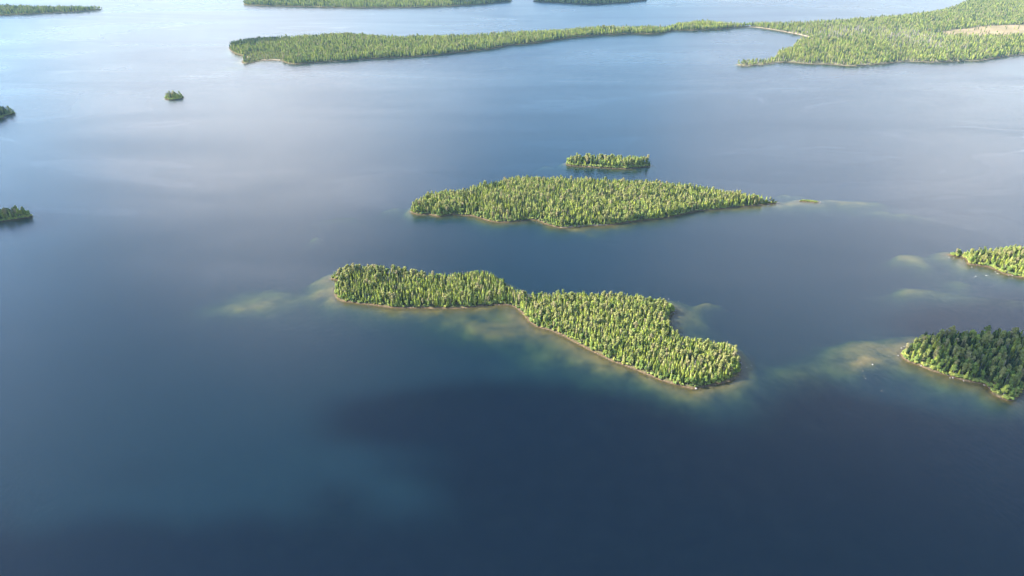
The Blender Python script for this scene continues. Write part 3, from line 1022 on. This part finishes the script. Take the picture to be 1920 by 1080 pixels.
for k, T in TREES.items():
    mask = np.ones(len(T['x']), bool)
    if chosen[k]:
        mask[list(chosen[k])] = False
    co = np.stack([T['x'], T['y'], T['z']], 1)[mask].astype(np.float32)
    if not len(co):
        continue
    n_inst += len(co)
    me = bpy.data.meshes.new('woods')
    me.vertices.add(len(co))
    me.vertices.foreach_set('co', co.ravel())
    for nm, typ, arr in (('variant', 'INT', T['v']), ('turn', 'FLOAT', T['r']), ('size', 'FLOAT', T['s'])):
        at_ = me.attributes.new(nm, typ, 'POINT')
        at_.data.foreach_set('value', np.ascontiguousarray(arr[mask], np.int32 if typ == 'INT' else np.float32))
    o = bpy.data.objects.new('woods', me)
    C.objects.link(o)
    md = o.modifiers.new('woods', 'NODES')
    md.node_group = ng
    tag(o, WOOD_LABEL[k], 'forest', 'woods on the islands and shores', 'stuff')
print('trees', {k: len(T['x']) for k, T in TREES.items()}, 'mass', n_inst, 'single', len(picked))

# ------------------------------------------------------------------ rocks
def rock_mesh(rndm, flat=.65):
    V0 = [(-1, -1, -1), (1, -1, -1), (1, 1, -1), (-1, 1, -1), (-1, -1, 1), (1, -1, 1), (1, 1, 1), (-1, 1, 1), (0, 0, 1.25), (1.3, 0, 0), (-1.3, 0, 0), (0, 1.3, 0), (0, -1.3, 0)]
    V = []
    for v in V0:
        p = Vector(v)
        p = p.normalized() * rndm.uniform(.8, 1.15)
        V.append((p.x * rndm.uniform(.85, 1.2), p.y * .85, p.z * flat))
    F = [(4, 5, 8), (5, 6, 8), (6, 7, 8), (7, 4, 8), (1, 9, 5), (1, 2, 9), (2, 6, 9), (6, 5, 9), (0, 4, 10), (4, 7, 10), (7, 3, 10), (3, 0, 10),
         (3, 7, 11), (7, 6, 11), (6, 2, 11), (2, 3, 11), (0, 1, 12), (1, 5, 12), (5, 4, 12), (4, 0, 12), (0, 3, 2, 1)]
    return V, F
ROCKS = []
for i in range(5):
    V, F = rock_mesh(rnd)
    me = bpy.data.meshes.new('boulder')
    me.from_pydata(V, [], F)
    me.materials.append(M_ROCK)
    me.update()
    ROCKS.append(me)
DULL = []
for me in ROCKS:
    me2 = me.copy()
    me2.materials[0] = M_STONE
    DULL.append(me2)
def boulder(px, py, size, label, group=None, dull=False):
    x, y = at(px, py)
    o = bpy.data.objects.new('boulder', rnd.choice(DULL if dull else ROCKS))
    C.objects.link(o)
    o.location = (x, y, .18 * size)
    o.rotation_euler = (0, 0, rnd.uniform(0, 6.28))
    o.scale = (size * .5 * rnd.uniform(.9, 1.3), size * .5, size * .5)
    tag(o, label, 'boulder', group)
boulder(1636, 684, 1.9, 'white boulder alone in the shallows well left of the cloud-shaded island')
boulder(1305, 729, 2.4, 'white boulder at the lowest point of the long island shore')
boulder(1538.5, 379.7, 3.2, 'white rock at the right end of the tiny bush islet')
boulder(628, 521.5, 2.0, 'pale boulder on the small spit at the west tip of the long island')
boulder(1266, 582.5, 2.2, 'white boulder on the east cove point of the long island')
for px, py, s in [(1690,653,2.2),(1684,667,2.0),(1727,686.5,2.4),(1781,709,2.0),(1786.5,709,2.4),(1806.5,714.5,2.0),(1845,722.5,2.2),(1695,650,1.6),(1700,647,1.6)]:
    boulder(px, py, s * .75, 'pale boulder along the waterline of the cloud-shaded island', 'boulders along the shaded island')
for px, py, s in [(1608,677,1.3),(1614,679.5,1.2),(1657,648.5,1.4),(1633,655,1.1),(1666,668,1.3),(1618,696,1.3),(1620,705.5,1.4),(1623,710,1.3),(1653,733,1.2),(1645,692,1.2)]:
    boulder(px, py, s * .8, 'brownish stone just breaking the shoal left of the cloud-shaded island', 'stones on the shoal', True)
for px, py, s in [(1780,482.7,2.2),(1788,484,2.0),(1805,476.3,2.2),(1807.5,478.6,2.6),(1810,476,2.0),(1812.5,473.6,2.0),(1817,474,2.2),(1807,487,1.5),(1800,480,1.8),(1794,479,1.6),(1785,477.5,1.8)]:
    boulder(px, py, s * .75, 'white boulder by the rocky spit of the sunlit right island', 'boulders at the rocky spit')
for px, py, s in [(1822,501.2,2.2),(1826.5,520,1.8),(1829.5,518.5,2.4),(1848.5,517,2.6),(1852,516.5,1.5),(1866,510,2.0),(1870,513,2.2),(1873,513.8,1.6),(1890.5,516.5,2.2),(1898,517,2.0),(1898.5,521.5,1.5)]:
    boulder(px, py, s * .75, 'white boulder in the shallows below the sunlit right island', 'boulders below the sunlit island')
for px, py, s in [(1264,586.8,1.6),(1388.5,680.5,1.8),(1400,689,1.2),(1409,686,1.2),(1272,565,1.2),(1254,561,1.6)]:
    boulder(px, py, s * .8, 'pale stone in the shallows on the east side of the long island', 'stones east of the long island')

# bleached fallen trunk on the near-left shore of the long island
x, y = at(720, 572)
e = bpy.data.objects.new('fallen_log', None)
C.objects.link(e)
e.location = (x, y, .35)
tag(e, 'bleached fallen trunk lying on the near-left shore of the long island', 'log')
V, F = join([stick((-4.2, .6, 0), (0, 0, .15), .22, .26, 6), stick((0, 0, .15), (4.5, -1.0, .1), .26, .14, 6)])
mesh_obj('trunk', V, F, M_PALEBARK, e)
for q in ((1.5, .8, .9), (-1.2, -.8, .8), (2.8, -1.4, .7)):
    V, F = stick((q[0] * .8, 0, .15), q, .08, .03, 4)
    mesh_obj('branch', V, F, M_PALEBARK, e)

# stones along the waterlines: nobody could count them
SV, SF = [], []
shapes = [rock_mesh(rnd) for _ in range(6)]
for k, every in (('long_island', .75), ('middle_island', 1.5), ('shaded_island', 1.3), ('bright_island', 1.2), ('small_island', 1.5)):
    P = POLY[k]
    for i in range(len(P)):
        a, b = P[i], P[(i + 1) % len(P)]
        L = float(np.hypot(*(b - a)))
        for j in range(int(L / every) + 1):
            if rnd.random() < .35:
                continue
            t = rnd.random()
            q = a + (b - a) * t
            nrm = np.array([-(b - a)[1], (b - a)[0]]) / (L + 1e-6)
            for sgn in (1,):
                off = rnd.uniform(-.2, 2.4)
                p = q + nrm * off
            if float(land_sd(k, [p[0]], [p[1]])[0]) < -.4:
                p = q - nrm * off
            s = rnd.uniform(.16, .5) * (1.5 if rnd.random() < .12 else 1)
            Vr, Fr = rnd.choice(shapes)
            n0 = len(SV)
            ca, sa = math.cos(t * 40), math.sin(t * 40)
            zz = rnd.uniform(.02, .3)
            SV.extend([(p[0] + s * (v[0] * ca - v[1] * sa), p[1] + s * (v[0] * sa + v[1] * ca), zz + s * v[2]) for v in Vr])
            SF.extend([tuple(q_ + n0 for q_ in f) for f in Fr])
o = mesh_obj('shore_stones', SV, SF, M_STONE)
tag(o, 'band of small pale and rusty stones along the island waterlines', 'stones', kind='stuff')

# ------------------------------------------------------------------ clouds, high above: they shade the lake and are mirrored in it
cm, cn, cl_, cout = new_mat('cloud')
cd = cn.new('ShaderNodeBsdfDiffuse')
cd.inputs[0].default_value = (.92, .92, .92, 1)
ct = cn.new('ShaderNodeBsdfTranslucent')
ct.inputs[0].default_value = (.9, .9, .9, 1)
cmx = cn.new('ShaderNodeMixShader')
cmx.inputs[0].default_value = .4
cl_.new(cd.outputs[0], cmx.inputs[1])
cl_.new(ct.outputs[0], cmx.inputs[2])
cl_.new(cmx.outputs[0], cout.inputs[0])
import bmesh
_bm = bmesh.new()
bmesh.ops.create_icosphere(_bm, subdivisions=2, radius=1.0)
ICO_V = np.array([v.co[:] for v in _bm.verts])
ICO_F = [tuple(v.index for v in f.verts) for f in _bm.faces]
_bm.free()
CLV, CLF = [], []
def puff(c, r, flat):
    global CLV
    n0 = sum(len(a) for a in CLV)
    j = 1 + .22 * (np.array([rng.random() for _ in range(len(ICO_V))]) - .5)
    V = ICO_V * j[:, None] * np.array([r, r, r * flat]) + np.array(c)
    CLV.append(V)
    CLF.extend([tuple(i + n0 for i in f) for f in ICO_F])
BASE = 2000.0
SHADE = [
    # the big shadow over the near water
    [(540,800),(600,770),(640,755),(720,742),(800,728),(860,716),(950,706),(1060,716),(1180,732),(1260,752),(1330,792),(1380,818),(1440,770),(1430,728),(1520,720),(1600,735),(1680,752),(1760,770),(1840,775),(1960,775),(2300,760),(2500,1000),(2400,1300),(900,1300),(-500,1300),(-500,985),(0,978),(130,972),(250,986),(430,980),(500,952),(560,948),(640,958),(740,975),(810,965),(840,925),(835,885),(790,850),(700,838),(620,822)],
    # over the right-hand island
    [(1650,605),(1720,575),(1800,560),(1900,556),(2100,545),(2400,700),(2200,790),(1960,770),(1885,752),(1830,722),(1790,702),(1752,678),(1738,650),(1738,630),(1700,618)],
    [(-300,370),(60,385),(110,400),(105,425),(40,440),(-300,450)],
    [(-300,195),(40,202),(60,215),(20,235),(-300,245)],
    [(960,-20),(1240,-20),(1240,2),(1120,11),(1000,8)],
    [(830,-4),(960,-8),(965,5),(860,12)],
    [(425,70),(520,68),(545,80),(520,90),(470,92),(430,92)],
    [(1835,-30),(2100,-30),(2100,4),(1900,4),(1850,1)],
]
FRINGE = [([(560,800),(700,812),(850,835),(960,880),(930,970),(720,985),(560,955),(470,965),(420,1000),(250,1000),(150,985),(380,940),(620,915)], .16),
          ([(100,880),(200,850),(330,858),(300,905),(180,915)], .25), ([(400,860),(520,800),(600,780),(660,830),(560,860)], .3),
          ([(1330,770),(1420,740),(1500,770),(1520,830),(1400,840)], .35), ([(1500,705),(1700,730),(1760,765),(1600,775),(1480,750)], .35), ([(1690,620),(1740,600),(1790,640),(1800,700),(1730,680)], .3)]
for poly, cover in [(p_, 1.0) for p_ in SHADE] + FRINGE:
    P = np.array([at(*p) for p in poly])
    x0, x1, y0, y1 = P[:, 0].min(), P[:, 0].max(), P[:, 1].min(), P[:, 1].max()
    step = max(16.0, min(26.0, (x1 - x0) / 8)) if cover == 1 else 11.0
    X, Y = np.meshgrid(np.arange(x0, x1, step), np.arange(y0, y1, step))
    X, Y = X.ravel() + rng.uniform(-.4, .4, X.size) * step, Y.ravel() + rng.uniform(-.4, .4, X.size) * step
    sd = poly_sd(P, X, Y)
    for x, y, s in zip(X, Y, sd):
        if cover < 1:
            if s < 2 or rng.random() > cover * 2.0 * fbm(x, y, 60.0, 61) ** 1.5 * min(1.0, s / 30):
                continue
            s = rng.uniform(5, 16)
        if s < 2 or (s > 60 and rng.random() < .55):
            continue
        r = min(75.0, max(min(step, 9.0) * .55 if cover < 1 else step * .55, .85 * s)) * rng.uniform(.75, 1.1)
        zc = BASE + .25 * r + rng.uniform(0, .3) * min(s, 150)
        puff((x + SUN.x / SUN.z * zc, y + SUN.y / SUN.z * zc, zc), r, .6)
clouds = mesh_obj('clouds', np.concatenate(CLV), CLF, cm, smooth=True)
tag(clouds, 'white cumulus clouds high over the lake', kind='stuff')
print('cloud tris', len(CLF))
